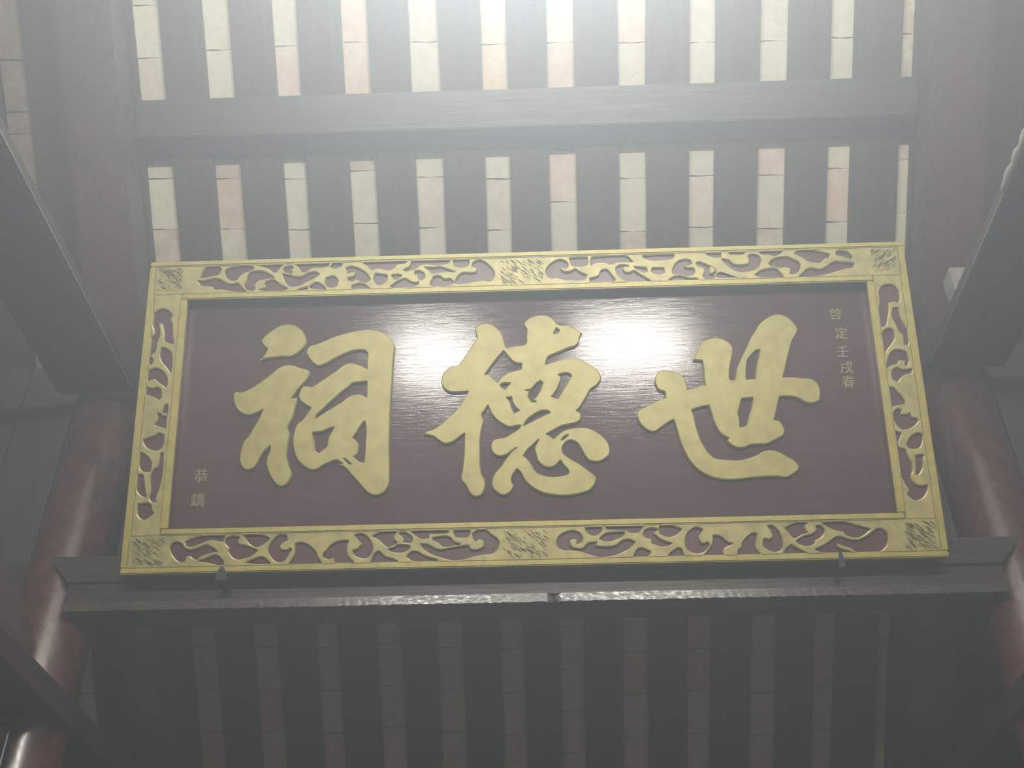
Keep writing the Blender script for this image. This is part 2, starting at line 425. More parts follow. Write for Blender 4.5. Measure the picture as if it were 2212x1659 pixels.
for x0, x1, lab in ((-3.4, -1.44, 'dark lintel of the neighbouring bay, beyond the column with the hanging board'), (1.39, 3.4, 'dark lintel of the neighbouring bay, beyond the column without a board')):
    tag(box('lintel_beam', (x0, x1, 2.77, 2.87, Z(1.34), Z(1.50)), M['lintel'], bev=0.006), lab, 'beam')

for nm, x0, x1 in (('shade_boards_left', -3.4, -1.475), ('shade_boards_middle', -1.23, 1.19), ('shade_boards_right', 1.425, 3.4)):      # boarding added above the lintels to keep side bays and lower roof dark
    w = empty(nm, ((x0 + x1) / 2, 2.82, Z(1.502))); tag(w, kind='structure')
    n = 11
    for i in range(n):
        bw = (x1 - x0) / n; cx = x0 + bw * (i + .5) - (x0 + x1) / 2
        link('board', mesh_from('board', box_bm(cx - bw / 2 + .002, cx + bw / 2 - .002, -0.012, 0.012, 0, 0.735, 0.003)), M['board'], w)
# pale mortar on the right beam and the block at its end
bm = bmesh.new(); N = 22; rows = []
for i in range(N + 1):
    y = 1.66 + 0.33 * i / N
    w = 0.012 + 0.008 * math.sin(i * 0.75 + 0.4) ** 2 + random.uniform(-.0015, .0015)
    if i in (0, N): w = 0.003
    rows.append([bm.verts.new(c) for c in ((1.197, y, Z(2.0735)), (1.1975 - w * .35, y, Z(2.074) + w), (1.1995, y, Z(2.075) + w * 1.6), (1.200 + w * 0.8, y, Z(2.0738)))])
for A, B in zip(rows, rows[1:]):
    for q in range(4): bm.faces.new((A[q], A[(q + 1) % 4], B[(q + 1) % 4], B[q]))
bm.faces.new(rows[0]); bm.faces.new(rows[-1])
tag(link('mortar_smear', mesh_from('mortar_smear', bm, True), M['mortar']), 'lumpy pale mortar smear along the edge of the upper tie beam', 'mortar')

# couplet board hanging on the left column
t = empty('couplet_board', (-1.396, 2.688, Z(0.2)))
bm = box_bm(-0.064, 0.064, -0.014, 0.014, -0.95, 0.80, 0.005); link('board', mesh_from('board', bm), M['black'], t)
bm = box_bm(-0.062, 0.042, -0.020, -0.013, -0.93, 0.78, 0.002); link('gilded_face', mesh_from('gilded_face', bm), M['gold_carved'], t)
tag(t, 'narrow black-edged board with gold face hung on the column', 'board')

# outlines in tenths of a millimetre, in the plaque's own plane (x from its middle, z up from its lower edge)
BAND = {
    'top': [
        [-9513,8653,-9472,8793,-9381,8960,-9232,9064,-9051,9070,-8897,8917,-8976,8750,-9205,8700,-9383,8649],
        [-8776,8857,-8652,8952,-8395,8987,-8113,9050,-7923,8916,-8074,8836,-8226,8784,-8349,8674,-8444,8550,-8599,8555,-8736,8658,-8782,8758],
        [-9571,8570,-9350,8563,-9122,8627,-8912,8592,-8722,8460,-8539,8427,-8386,8450,-8275,8335,-8124,8190,-8394,8184,-8655,8234,-8865,8282,-9044,8273,-9155,8375,-9338,8394,-9469,8426],
        [-8114,8246,-8186,8360,-8132,8527,-8104,8695,-7994,8805,-7737,8826,-7498,8734,-7309,8587,-7438,8591,-7592,8567,-7796,8517,-7904,8380,-7858,8266,-7932,8207],
        [-7560,8454,-7358,8532,-7116,8356,-6904,8238,-7157,8162,-7467,8185,-7753,8235,-7524,8284,-7581,8370],
        [-7880,9063,-7569,9067,-7049,9046,-7148,8950,-7268,8783,-7372,8786,-7508,8904,-7720,8981],
        [-7065,8862,-6992,8945,-6811,8954,-6783,8910,-6856,8827,-6800,8741,-6928,8717,-7035,8776],
        [-6763,9037,-6271,9051,-5623,9031,-5748,8921,-5980,8886,-6213,8893,-6363,8784,-6517,8761,-6600,8876,-6656,8963],
        [-7084,8721,-6901,8687,-6769,8627,-6510,8605,-6334,8713,-6129,8749,-5997,8674,-6146,8552,-6374,8447,-6549,8340,-6753,8304,-6910,8350,-7022,8522],
        [-6264,8289,-6089,8410,-5932,8349,-5771,8177,-6080,8200,-6235,8232],
        [-6644,8175,-6493,8240,-6314,8277,-6312,8215,-6489,8156],
        [-5787,8549,-5583,8599,-5449,8455,-5493,8260,-5698,8238,-5805,8353],
        [-5600,9052,-5341,9044,-5362,8903,-5592,8853,-5699,8942],
        [-5217,8842,-5077,8895,-4895,8847,-4685,8713,-4552,8568,-4498,8454,-4598,8373,-4727,8377,-4909,8467,-5010,8413,-5140,8445,-5156,8530,-4964,8581,-4916,8692,-5020,8723,-5173,8671],
        [-5019,8274,-4905,8326,-4726,8335,-4490,8160,-4797,8155,-5029,8190],
        [-4745,9026,-4151,9022,-3402,9020,-3530,8947,-3710,8924,-3811,8828,-3939,8747,-4145,8782,-4301,8815,-4480,8763,-4586,8880],
        [-4348,8647,-4245,8629,-4012,8580,-4010,8468,-4110,8331,-4262,8279,-4367,8366,-4396,8507],
        [-3884,8576,-3678,8598,-3575,8553,-3727,8431,-3830,8462],
        [-3902,8213,-3776,8321,-3599,8428,-3471,8452,-3341,8364,-3212,8318,-3085,8342,-3109,8245,-3262,8194,-3568,8161,-3799,8154],
        [-3191,8682,-3063,8693,-2934,8604,-2919,8463,-3008,8382,-3086,8440,-3087,8553,-3190,8584],
        [-3247,9023,-2757,9017,-2190,9011,-2216,8921,-2370,8883,-2576,8861,-2859,8898,-3065,8862,-3218,8754,-3449,8690,-3526,8735,-3348,8842],
        [-2074,8996,-1855,9024,-1650,9017,-1611,8903,-1702,8793,-1881,8770,-2036,8831],
        [-2936,8816,-2704,8781,-2473,8802,-2292,8740,-2010,8619,-2241,8640,-2549,8621,-2702,8597,-2806,8713],
        [-2701,8373,-2625,8497,-2471,8506,-2342,8404,-2163,8413,-2061,8298,-2163,8217,-2444,8170,-2674,8176,-2738,8262],
        [-1997,8380,-1907,8517,-1779,8598,-1574,8578,-1395,8600,-1368,8726,-1522,8787,-1496,8899,-1341,8980,-1161,8918,-983,8743,-883,8571,-910,8403,-1013,8295,-1217,8329,-1422,8307,-1678,8258,-1907,8237,-2022,8269],
        [624,8561,705,8727,863,8864,1044,8929,1221,8853,1267,8710,1188,8628,1063,8717,1035,8633,1159,8531,1338,8540,1468,8620,1617,8503,1792,8414,1736,8276,1532,8254,1329,8274,1126,8294,924,8356,771,8333,671,8420],
        [1314,8963,1609,8982,1840,8975,1832,8778,1778,8709,1599,8686,1395,8721,1349,8849],
        [1967,8971,2404,9000,2941,8998,3160,8780,2931,8801,2649,8781,2519,8729,2318,8805,2088,8798,1932,8718,1936,8831],
        [1890,8299,2147,8375,2230,8541,2384,8564,2481,8449,2623,8222,2390,8117,2112,8140,1909,8159],
        [2667,8612,2773,8693,2951,8688,3051,8656,2898,8647,2844,8579,2914,8464,3067,8460,3171,8513,3367,8367,3683,8135,3252,8120,2951,8184,2755,8329,2673,8472],
        [3425,8969,3938,8996,4371,8983,4312,8858,4056,8837,3825,8816,3597,8851],
        [3178,8639,3304,8621,3531,8586,3550,8473,3447,8448,3275,8551],
        [3709,8580,4039,8571,4056,8430,3926,8378,3775,8410,3677,8469],
        [4286,8451,4347,8617,4458,8754,4640,8819,4817,8800,4860,8686,4754,8619,4655,8664,4624,8581,4773,8534,4876,8545,4921,8460,4887,8349,4782,8297,4607,8330,4432,8363,4306,8367],
        [4113,8136,4325,8282,4529,8290,4677,8244,4777,8213,4953,8208,5048,8122,4643,8106],
        [5291,9011,5726,9026,5712,8857,5535,8863,5337,8939],
        [4989,8710,5092,8721,5313,8616,5507,8498,5519,8330,5433,8194,5229,8172,5161,8285,5222,8423,5181,8550,5032,8597],
        [5953,9021,6208,9030,6437,9026,6353,8935,6125,8942,5974,8970],
        [5732,8808,5932,8759,6048,8629,6223,8596,6478,8616,6541,8755,6500,8869,6606,8922,6781,8888,6870,8745,6802,8551,6665,8443,6459,8393,6205,8387,6011,8491,5846,8636],
        [5463,8284,5625,8418,5800,8385,6069,8266,6439,8171,5935,8172,5581,8169],
        [5358,8566,5461,8591,5552,8448,5442,8340,5341,8343],
        [6818,9014,7277,9028,7531,9021,7418,8911,7261,8860,7114,8920,6912,8927],
        [7086,8612,7199,8735,7382,8800,7637,8806,7805,8716,7926,8657,7987,8515,7920,8349,7786,8270,7660,8274,7702,8440,7556,8500,7402,8477,7280,8522,7131,8555],
        [6651,8276,6865,8409,7097,8458,7273,8452,7386,8310,7474,8182,7146,8178,6844,8187],
        [7850,8912,7989,9035,8268,9026,8615,8945,8858,8853,8820,8742,8720,8745,8578,8609,8402,8614,8206,8676,8066,8793],
        [9044,8932,9175,8970,9372,8922,9504,8749,9446,8681,9255,8785,9058,8833],
        [7875,8156,8068,8317,8125,8385,8282,8436,8529,8387,8741,8478,8959,8625,9208,8590,9533,8566,9493,8441,9236,8393,8975,8318,8586,8218,8204,8174],
    ],
    'bottom': [
        [-9708,690,-9659,809,-9519,853,-9395,791,-9314,682,-9143,618,-8887,696,-8747,741,-8577,689,-8425,567,-8636,524,-8890,435,-8955,353,-9053,391,-9154,464,-9247,443,-9285,325,-9377,292,-9527,378,-9660,547],
        [-9304,848,-9143,917,-8933,984,-8722,1039,-8244,1028,-8259,897,-8301,826,-8520,879,-8663,882,-8894,792,-9126,713,-9271,728],
        [-8929,317,-8720,384,-8442,472,-8241,303,-8234,208,-8399,207,-8617,263],
        [-8228,801,-8189,919,-8026,976,-7832,935,-7899,865,-7844,745,-7699,718,-7530,666,-7334,567,-7491,428,-7700,362,-7864,342,-8012,416,-8116,560,-8099,655],
        [-7766,1018,-7480,1023,-7191,969,-7020,893,-7132,776,-7363,663,-7559,762,-7664,908],
        [-7622,254,-7438,332,-7253,399,-7108,349,-6958,204,-7335,200],
        [-7029,631,-6945,820,-6763,983,-6571,955,-6541,835,-6680,766,-6747,673,-6694,577,-6527,561,-6459,619,-6410,570,-6497,430,-6607,267,-6795,248,-6943,369,-7034,513],
        [-6323,735,-6181,755,-5989,704,-5768,509,-5714,366,-5578,193,-6154,182,-6462,193,-6330,403,-6316,592],
        [-5554,439,-5463,532,-5350,672,-5211,752,-5022,784,-4880,781,-4924,663,-4943,521,-4890,354,-4720,197,-5026,187,-5238,197,-5267,339,-5406,295,-5550,345],
        [-4719,932,-4578,965,-4434,914,-4287,744,-4235,553,-4278,388,-4417,297,-4583,324,-4726,398,-4754,517,-4613,561,-4522,677,-4620,799],
        [-4244,898,-4080,966,-3915,1041,-3560,1033,-3652,920,-3674,801,-3577,704,-3670,611,-3835,591,-3955,689,-4100,811],
        [-3535,965,-3369,974,-3226,887,-3165,766,-3223,673,-3341,699,-3412,712,-3390,819,-3498,917],
        [-3810,531,-3646,611,-3529,632,-3316,627,-3222,601,-3268,508,-3408,440,-3572,432,-3738,471],
        [-4273,188,-4161,433,-4044,466,-3900,333,-3663,257,-3521,183,-3897,180],
        [-3227,1006,-2730,1014,-2186,1002,-2210,948,-2493,918,-2729,923,-2728,804,-2894,784,-3012,834,-3156,957],
        [-2634,802,-2422,833,-2256,841,-2115,779,-2067,694,-1855,619,-2020,587,-2326,558,-2444,655,-2586,730],
        [-2044,999,-1619,994,-1619,922,-1690,805,-1973,811,-2044,908],
        [-2939,643,-2751,626,-2609,540,-2396,477,-2138,530,-1879,560,-1667,579,-1597,471,-1409,455,-1244,534,-1243,676,-1360,750,-1479,681,-1525,754,-1548,897,-1406,989,-1217,997,-1053,862,-890,740,-844,620,-917,432,-1059,341,-1316,323,-1551,281,-1786,216,-2067,187,-2301,251,-2607,351,-2844,498],
        [-3312,320,-3196,435,-3031,443,-2795,308,-2559,233,-2442,183,-2840,168,-3146,199],
        [704,616,755,757,899,860,1112,915,1298,863,1387,719,1359,601,1240,556,1245,675,1128,701,1032,632,1074,489,1212,427,1400,435,1545,573,1780,592,1706,499,1985,457,2266,487,2460,624,2648,643,2785,570,2661,431,2445,318,2208,229,1857,190,1580,266,1304,366,1094,395,884,399,746,473],
        [1468,991,1892,1005,1911,921,1813,804,1670,772,1533,858],
        [1854,685,1977,801,2190,843,2518,848,2466,742,2274,652,2085,609,1923,636],
        [2009,1009,2479,1015,3043,1015,2943,898,2869,828,2681,832,2567,894,2310,912,2077,941],
        [3030,777,3083,895,3250,939,3412,911,3288,795,3443,649,3647,550,3762,524,3641,456,3454,449,3226,536,3233,654,3094,681],
        [3464,993,3746,999,4043,897,3942,780,3726,690,3542,742,3453,815],
        [2717,171,2844,380,2985,400,3190,313,3138,209,3019,165],
        [3623,163,3747,289,3917,391,4007,354,4063,154],
        [4123,546,4171,734,4273,851,4419,930,4602,879,4548,773,4471,680,4507,538,4597,489,4716,533,4758,461,4629,300,4439,234,4257,285,4147,381],
        [4573,165,4724,321,4854,506,4869,707,5054,679,5228,522,5387,476,5266,427,5122,359,5089,243,5129,160],
        [5477,164,5512,304,5610,372,5618,466,5748,628,5921,742,6025,728,6000,575,5960,388,6017,246,6100,146],
        [6177,477,6211,594,6371,567,6449,660,6416,802,6334,923,6453,944,6602,798,6677,607,6693,419,6622,280,6456,236,6298,287,6191,383],
        [6795,865,6941,933,7182,1011,7415,1005,7313,924,7322,782,7385,721,7218,678,7071,599,6978,601,6876,745],
        [7614,906,7730,903,7823,794,7801,700,7696,585,7549,517,7516,424,7325,370,7145,420,7050,505,7260,630,7497,683,7626,799],
        [6656,150,6788,323,6913,414,7065,317,7328,171,6978,136],
        [7763,990,8066,995,8368,989,8773,868,9042,791,8912,675,8714,574,8529,578,8376,652,8339,736,8180,763,7979,838,7871,912],
        [7525,283,7717,349,7914,462,8113,587,8275,584,8475,508,8729,503,8949,604,9202,775,9343,784,9466,663,9465,475,9372,289,9174,177,8895,160,8619,166,8495,285,8316,336,8096,435,8129,317,8483,180,8135,165,7699,186],
    ],
    'left': [
        [-10824,7418,-10771,7558,-10650,7673,-10497,7692,-10360,7641,-10238,7495,-10272,7378,-10213,7212,-10176,6906,-10117,6602,-10250,6629,-10388,6702,-10406,6913,-10501,7243,-10611,7247,-10538,6916,-10604,6685,-10623,6407,-10741,6272,-10832,6206,-10845,6460,-10827,6738,-10691,6921,-10757,7157,-10824,7300],
        [-10456,6495,-10324,6469,-10183,6349,-10125,6186,-10110,5888,-10127,5706,-10251,5891,-10419,6079,-10481,6288],
        [-10825,6125,-10724,6214,-10673,6132,-10684,6006,-10810,5964],
        [-10774,5700,-10742,5813,-10552,5865,-10371,5781,-10225,5594,-10195,5367,-10219,5277,-10335,5371,-10449,5442,-10567,5558,-10692,5516,-10753,5472,-10794,5564],
        [-10877,5306,-10781,5315,-10625,5254,-10456,5284,-10351,5191,-10333,4988,-10390,4911,-10515,4993,-10715,5065,-10845,5080],
        [-10196,4772,-10121,4770,-10105,4469,-10212,4472,-10263,4562],
        [-10404,4508,-10309,4517,-10221,4481,-10137,4501,-10122,4081,-10273,4118,-10450,4188,-10367,4330],
        [-10727,3756,-10583,3796,-10419,3858,-10299,3932,-10157,3884,-10147,3644,-10217,3482,-10359,3431,-10555,3490,-10682,3613],
        [-10861,3390,-10734,3376,-10555,3263,-10431,3066,-10451,2830,-10597,2823,-10731,2912,-10806,3139],
        [-10205,3352,-10122,3371,-10112,3015,-10119,2630,-10166,2333,-10237,2081,-10206,1975,-10309,1967,-10403,2085,-10381,2296,-10429,2594,-10388,2828,-10253,2954,-10220,3168],
        [-10853,2765,-10652,2739,-10597,2598,-10552,2342,-10479,2119,-10552,2120,-10684,2197,-10782,2348,-10804,2582],
        [-10699,1924,-10555,1931,-10410,1938,-10332,1873,-10310,1747,-10240,1662,-10373,1540,-10491,1480,-10621,1546,-10696,1672],
    ],
    'right': [
        [10138,7651,10255,7813,10432,7855,10596,7803,10689,7612,10677,7354,10613,7274,10493,7336,10360,7293,10327,7038,10249,6762,10186,6603,10000,6550,9979,6724,10051,7046,10124,7370],
        [10466,7127,10604,7123,10631,6844,10721,6565,10794,6402,10809,6196,10729,5993,10626,6007,10642,6292,10560,6385,10454,6710,10401,6920],
        [10148,6466,10322,6507,10392,6390,10376,6185,10261,6029,10112,5851,9992,5651,9970,5810,9976,6105,10039,6309],
        [10053,5312,10103,5535,10202,5736,10321,5846,10510,5845,10647,5769,10692,5564,10649,5397,10573,5377,10593,5522,10429,5549,10352,5439,10178,5387],
        [10170,5130,10230,5274,10356,5315,10493,5245,10749,5282,10710,5149,10560,5120,10402,5024,10303,4904,10191,4974],
        [9993,4745,10148,4741,10255,4605,10411,4381,10432,4227,10331,4241,10162,4212,10002,4173,9991,4458],
        [10085,4018,10190,4113,10289,4078,10272,3948,10456,3943,10506,4007,10547,3854,10677,3829,10719,3763,10599,3636,10379,3523,10198,3549,10090,3736,10052,3845],
        [10009,3511,10084,3460,10202,3420,10156,3303,10072,3134,10096,3006,10241,2949,10313,2724,10371,2554,10363,2344,10309,2240,10323,2052,10431,1955,10569,1931,10712,1949,10696,1835,10567,1631,10353,1533,10223,1608,10156,1703,10213,1826,10134,1994,10062,2204,9977,2563,10002,2987],
        [10330,3128,10476,3327,10650,3409,10788,3369,10745,3181,10645,3003,10447,2965,10337,3021],
        [10506,2772,10669,2804,10727,2782,10678,2652,10649,2442,10511,2246,10435,2248,10488,2488],
    ],
}
CHARS = [
    [
        [-7665,6728,-7611,6844,-7473,6983,-7309,7110,-7119,7209,-6900,7243,-6702,7198,-6525,7075,-6408,6901,-6350,6704,-6380,6562,-6494,6410,-6658,6286,-6824,6226,-7067,6233,-7308,6208,-7524,6181,-7654,6133,-7599,6221,-7511,6374,-7470,6502,-7571,6570],
        [-8295,5208,-8185,5173,-7996,5226,-7742,5383,-7374,5665,-7097,5900,-6884,5976,-6690,5953,-6493,5871,-6261,5801,-6208,5697,-6262,5546,-6398,5373,-6533,5200,-6644,5027,-6700,4945,-6618,4976,-6518,4986,-6539,4823,-6578,4650,-6636,4378,-6743,4146,-6758,4073,-6708,3912,-6712,3765,-6737,3571,-6751,3377,-6760,3319,-6727,3134,-6659,2940,-6589,2723,-6639,2557,-6749,2429,-6887,2397,-7032,2495,-7158,2665,-7263,2883,-7308,3052,-7297,3269,-7224,3437,-7233,3583,-7299,3512,-7431,3345,-7535,3130,-7631,2964,-7801,2884,-7945,2935,-8022,3045,-8069,3215,-8049,3457,-7994,3699,-7841,3891,-7736,4110,-7629,4305,-7496,4661,-7564,4601,-7691,4542,-7902,4485,-8097,4552,-8249,4693,-8333,4870,-8368,5047,-8352,5159],
        [-6336,6393,-6257,6533,-6114,6581,-5875,6665,-5636,6775,-5276,6896,-4913,6977,-4574,7019,-4305,6973,-4035,6835,-3861,6635,-3786,6477,-3794,6271,-3823,5888,-3837,5380,-3863,4878,-3877,4382,-3879,3890,-3880,3403,-3860,2968,-3854,2681,-3861,2443,-3938,2232,-4096,2106,-4304,2088,-4491,2198,-4659,2391,-4875,2634,-5068,2854,-5248,2990,-5166,3000,-5334,3108,-5496,3068,-5725,2966,-5862,2873,-6023,2841,-6190,2917,-6360,3053,-6485,3225,-6568,3469,-6603,3714,-6571,4007,-6508,4177,-6349,4321,-6238,4492,-6127,4663,-6322,4780,-6447,4896,-6496,5023,-6461,5198,-6395,5322,-6275,5314,-6131,5295,-5944,5411,-5687,5594,-5430,5778,-5243,5926,-5052,5985,-4834,5928,-4638,5833,-4565,5793,-4573,6062,-4566,6254,-4653,6359,-4847,6378,-5039,6344,-5278,6248,-5539,6114,-5751,5991,-5965,5920,-6113,6001,-6241,6159,-6332,6316],
        [-5994,4337,-5929,4484,-5791,4605,-5632,4775,-5448,4945,-5240,5140,-5077,5262,-4961,5372,-4770,5393,-4560,5412,-4560,5147,-4561,4922,-4639,4986,-4759,5027,-4950,5020,-5114,4936,-5252,4815,-5416,4719,-5601,4600,-5786,4480],
        [-6047,3932,-5812,3951,-5626,4020,-5463,4077,-5506,3955,-5572,3834,-5613,3689,-5641,3507,-5744,3425,-5857,3330,-5954,3406,-5988,3649,-6030,3797],
        [-4594,4227,-4554,4054,-4556,3711,-4568,3299,-4584,3024,-4725,3061,-4870,3210,-4777,3256,-4736,3424,-4764,3595,-4910,3744,-4797,3913,-4708,4082],
        [-5172,3169,-5053,3106,-4920,2970,-5027,3016],
    ],
    [
        [-1451,6974,-1317,7086,-1131,7109,-945,7046,-787,6898,-683,6724,-632,6552,-595,6380,-543,6322,-344,6373,-79,6394,2,6477,6,6676,23,6875,-28,6963,-52,7078,43,7191,205,7287,446,7323,658,7288,815,7169,917,7022,1048,6975,1207,6971,1415,6865,1609,6731,1537,6576,1506,6435,1396,6325,1210,6274,970,6167,757,6089,624,6022,568,5897,538,5780,697,5838,962,5915,1331,5961,1539,5899,1744,5781,1947,5636,2071,5466,2090,5299,1979,5136,1791,5004,1680,4814,1569,4626,1460,4465,1367,4386,1480,4302,1488,4167,1393,4048,1212,3998,953,3951,744,3849,496,3713,585,3679,711,3577,842,3699,1000,3802,1207,3864,1464,3884,1669,3866,1870,3767,2069,3615,2213,3425,2256,3238,2237,3106,2170,3016,1987,2907,1809,2893,1634,2963,1514,3151,1467,3258,1419,3338,1346,3446,1221,3516,1092,3506,987,3402,932,3271,978,3137,1127,3002,1351,2865,1597,2675,1793,2514,1852,2408,1781,2228,1624,2077,1344,1993,991,1950,639,1984,339,2055,65,2217,-133,2430,-230,2628,-330,2735,-434,2593,-487,2464,-464,2333,-427,2255,-492,2127,-620,2026,-772,2017,-922,2111,-1022,2243,-1020,2451,-941,2632,-787,2811,-657,2993,-500,3200,-306,3368,-500,3227,-680,3125,-834,3116,-986,3212,-1048,3373,-995,3558,-853,3621,-673,3643,-466,3759,-258,3888,-204,3994,-333,3984,-514,3948,-668,4019,-796,4103,-949,4256,-1051,4422,-1114,4614,-1206,4453,-1285,4333,-1234,4155,-1274,3994,-1314,3807,-1342,3540,-1344,3221,-1346,2957,-1310,2614,-1222,2456,-1212,2247,-1302,2042,-1479,1982,-1630,2076,-1756,2312,-1883,2497,-1844,2732,-1805,3100,-1792,3445,-1778,3805,-1933,3688,-2113,3559,-2318,3511,-2499,3609,-2654,3733,-2900,3793,-2836,3886,-2656,3935,-2450,4078,-2217,4289,-2010,4501,-1828,4742,-1671,5040,-1880,5018,-2141,5025,-2324,5112,-2429,5281,-2417,5503,-2326,5668,-2168,5804,-1984,5827,-1852,5963,-1693,6213,-1534,6463,-1413,6659,-1452,6803],
        [-650,6240,-508,6039,-352,5880,-143,5833,-159,5665,-357,5615,-568,5551,-753,5403,-833,5280,-936,5380,-1092,5523,-1197,5526,-1037,5745,-877,5965],
        [-755,5209,-650,5262,-468,5243,-547,5176,-627,5068,-717,5125],
        [-591,4819,-448,4843,-425,4678,-349,4540,-235,4428,-378,4350,-453,4542,-502,4707],
        [289,5237,382,5303,446,5232,362,5014,253,4825,153,4740,250,4674,120,4664,33,4830,75,4994,-67,5025,102,5048,209,5156],
        [896,5470,1028,5508,1185,5504,1261,5432,1177,5268,1039,5051,930,4862,848,4754,682,4813,830,5002,941,5247,972,5384],
        [-127,3979,-21,4151,163,4295,373,4398,554,4407,629,4338,473,4274,264,4171,29,4055],
        [-145,3104,-39,3260,118,3416,301,3579,221,3440,166,3308,212,3095,259,2936,384,2815,535,2758,713,2793,876,2955,943,2840,1090,2653,1061,2550,857,2502,553,2497,276,2581,152,2702,55,2888,-44,3022],
        [919,3529,994,3634,1124,3684,1044,3606,966,3549],
        [796,6725,881,6903,964,6826,908,6736],
    ],
    [
        [7013,7092,7230,7158,7461,7094,7654,6916,7775,6685,7718,6516,7594,6322,7488,6044,7377,5711,7299,5436,7222,5231,7459,5224,7713,5190,7994,5155,8160,5027,8227,4806,8190,4589,8156,4509,8021,4444,7867,4435,7719,4493,7575,4592,7350,4652,7067,4646,6993,4403,6919,4162,6855,3970,6975,3946,7066,3836,7114,3675,7060,3516,6873,3415,6608,3289,6354,3282,6124,3261,5967,3199,5789,3190,5619,3274,5502,3396,5554,3474,5389,3572,5273,3721,5188,3937,5132,4208,5072,4440,4864,4404,4602,4330,4640,4140,4691,3789,4770,3467,4880,3226,4992,3039,5159,2903,5434,2865,5734,2837,6016,2882,6276,2968,6461,3068,6667,3108,6841,3072,7080,2935,7293,2799,7402,2639,7364,2510,7202,2397,7019,2316,6772,2355,6471,2350,6094,2333,5714,2295,5313,2300,5017,2372,4775,2494,4585,2655,4423,2869,4313,3108,4228,3348,4169,3615,4110,3884,4064,4047,3911,3970,3724,3841,3512,3712,3335,3757,3165,3908,3061,4126,3070,4288,3191,4380,3429,4496,3669,4626,3885,4702,3875,4839,3840,4895,3713,4939,3632,5092,3617,5286,3720,5477,3880,5542,4060,5510,4263,5435,4436,5292,4500,5097,4514,4926,4751,4980,5019,5042,5009,5332,5006,5637,4990,5782,4737,5811,4824,6005,4972,6254,5168,6418,5408,6468,5615,6434,5789,6316,5882,6172,5864,5948,5791,5699,5730,5423,5725,5202,5825,5158,5882,5225,5924,5418,5992,5610,6117,5857,6271,6134,6428,6439,6579,6662,6730,6885],
        [6636,6067,6615,5900,6543,5678,6480,5403,6448,5196,6189,5190,6213,5465,6263,5742,6410,5933,6524,6042],
        [6012,4619,6322,4638,6272,4368,6172,4100,6073,3835,5890,3786,5897,4027,5873,4189,5942,4404],
    ],
]

# ------------------------------------------------------------------ the plaque
LEAN = 0.3105
PW, PH = 1.100, 0.9195
plaque = empty('carved_plaque', (-0.0261, 2.6243, Z(1.379)), (LEAN, 0, 0))
tag(plaque, 'leaning maroon lacquer plaque with three big gold characters and carved gold frame', 'plaque')
IX, IZ0, IZ1 = 0.982, 0.120, 0.797             # opening of the frame
link('panel', mesh_from('panel', box_bm(-PW + .02, PW - .02, 0.045, 0.062, 0.02, PH - 0.02)), M['lacquer'], plaque)
bm = bmesh.new()                              # frame timber behind the carving
for x0, x1, z0, z1 in ((-PW + .004, PW - .004, 0.004, IZ0 - .004), (-PW + .004, PW - .004, IZ1 + .004, PH - .004), (-PW + .004, -IX - .004, IZ0 - .003, IZ1 + .003), (IX + .004, PW - .004, IZ0 - .003, IZ1 + .003)):
    box_bm(x0, x1, 0.0125, 0.052, z0, z1, 0, bm)
link('frame_ground', mesh_from('frame_ground', bm), M['maroon'], plaque)
RO, RI = 0.0155, 0.0165
def rail(dims):
    bm = box_bm(*dims); bmesh.ops.bevel(bm, geom=[e for e in bm.edges], offset=0.003, segments=2, affect='EDGES'); return mesh_from('frame_rail', bm)
for d in ((-PW, PW, 0, 0.050, 0, RO), (-PW, PW, 0, 0.050, PH - RO, PH), (-PW, -PW + RO + .004, 0, 0.050, RO, PH - RO), (PW - RO - .004, PW, 0, 0.050, RO, PH - RO),
          (-IX - RI, IX + RI, 0, 0.015, IZ1, IZ1 + RI), (-IX - RI, IX + RI, 0, 0.015, IZ0 - RI, IZ0),
          (-IX - RI - .003, -IX, 0, 0.015, IZ0, IZ1), (IX, IX + RI + .003, 0, 0.015, IZ0, IZ1)):
    link('frame_rail', rail(d), M['gold'], plaque)
for k, d in enumerate(((-IX, IX, 0.015, 0.046, IZ1 + .001, IZ1 + .004), (-IX, IX, 0.015, 0.046, IZ0 - .004, IZ0 - .001), (-IX - .004, -IX - .001, 0.015, 0.046, IZ0, IZ1), (IX + .001, IX + .004, 0.015, 0.046, IZ0, IZ1))):
    link('frame_rebate', mesh_from('frame_rebate', box_bm(*d)), M['black'] if k < 2 else M['maroon'], plaque)  # top and bottom reveals coloured black for the shade under the frame bar
def loops_of(raw, sub=4): return smooth_loop([(raw[i] / 10000, raw[i + 1] / 10000) for i in range(0, len(raw), 2)], sub)
def rect(x0, x1, z0, z1): return [Vector(c) for c in ((x0, z0), (x1, z0), (x1, z1), (x0, z1))]
e = 0.0005
AREA = {'top': (-PW + RO, PW - RO, IZ1 + RI - e, PH - RO + e), 'bottom': (-PW + RO, PW - RO, RO - e, IZ0 - RI + e),
        'left': (-PW + RO + .004 - e, -IX - RI - .003 + e, IZ0 - RI, IZ1 + RI), 'right': (IX + RI + .003 - e, PW - RO - .004 + e, IZ0 - RI, IZ1 + RI)}
for side, holes in BAND.items():
    x0, x1, z0, z1 = AREA[side]
    lps = [rect(x0, x1, z0, z1)]
    for h in holes:
        lp = loops_of(h, 3)
        m_ = 0.0034
        lps.append([Vector((min(max(p[0], x0 + m_), x1 - m_), min(max(p[1], z0 + m_), z1 - m_))) for p in lp])
    me = plate_mesh('carved_band', lps, 0.010, 0.0030)
    link('carved_band', me, M['gold_carved'], plaque, (0, 0.0080, 0))
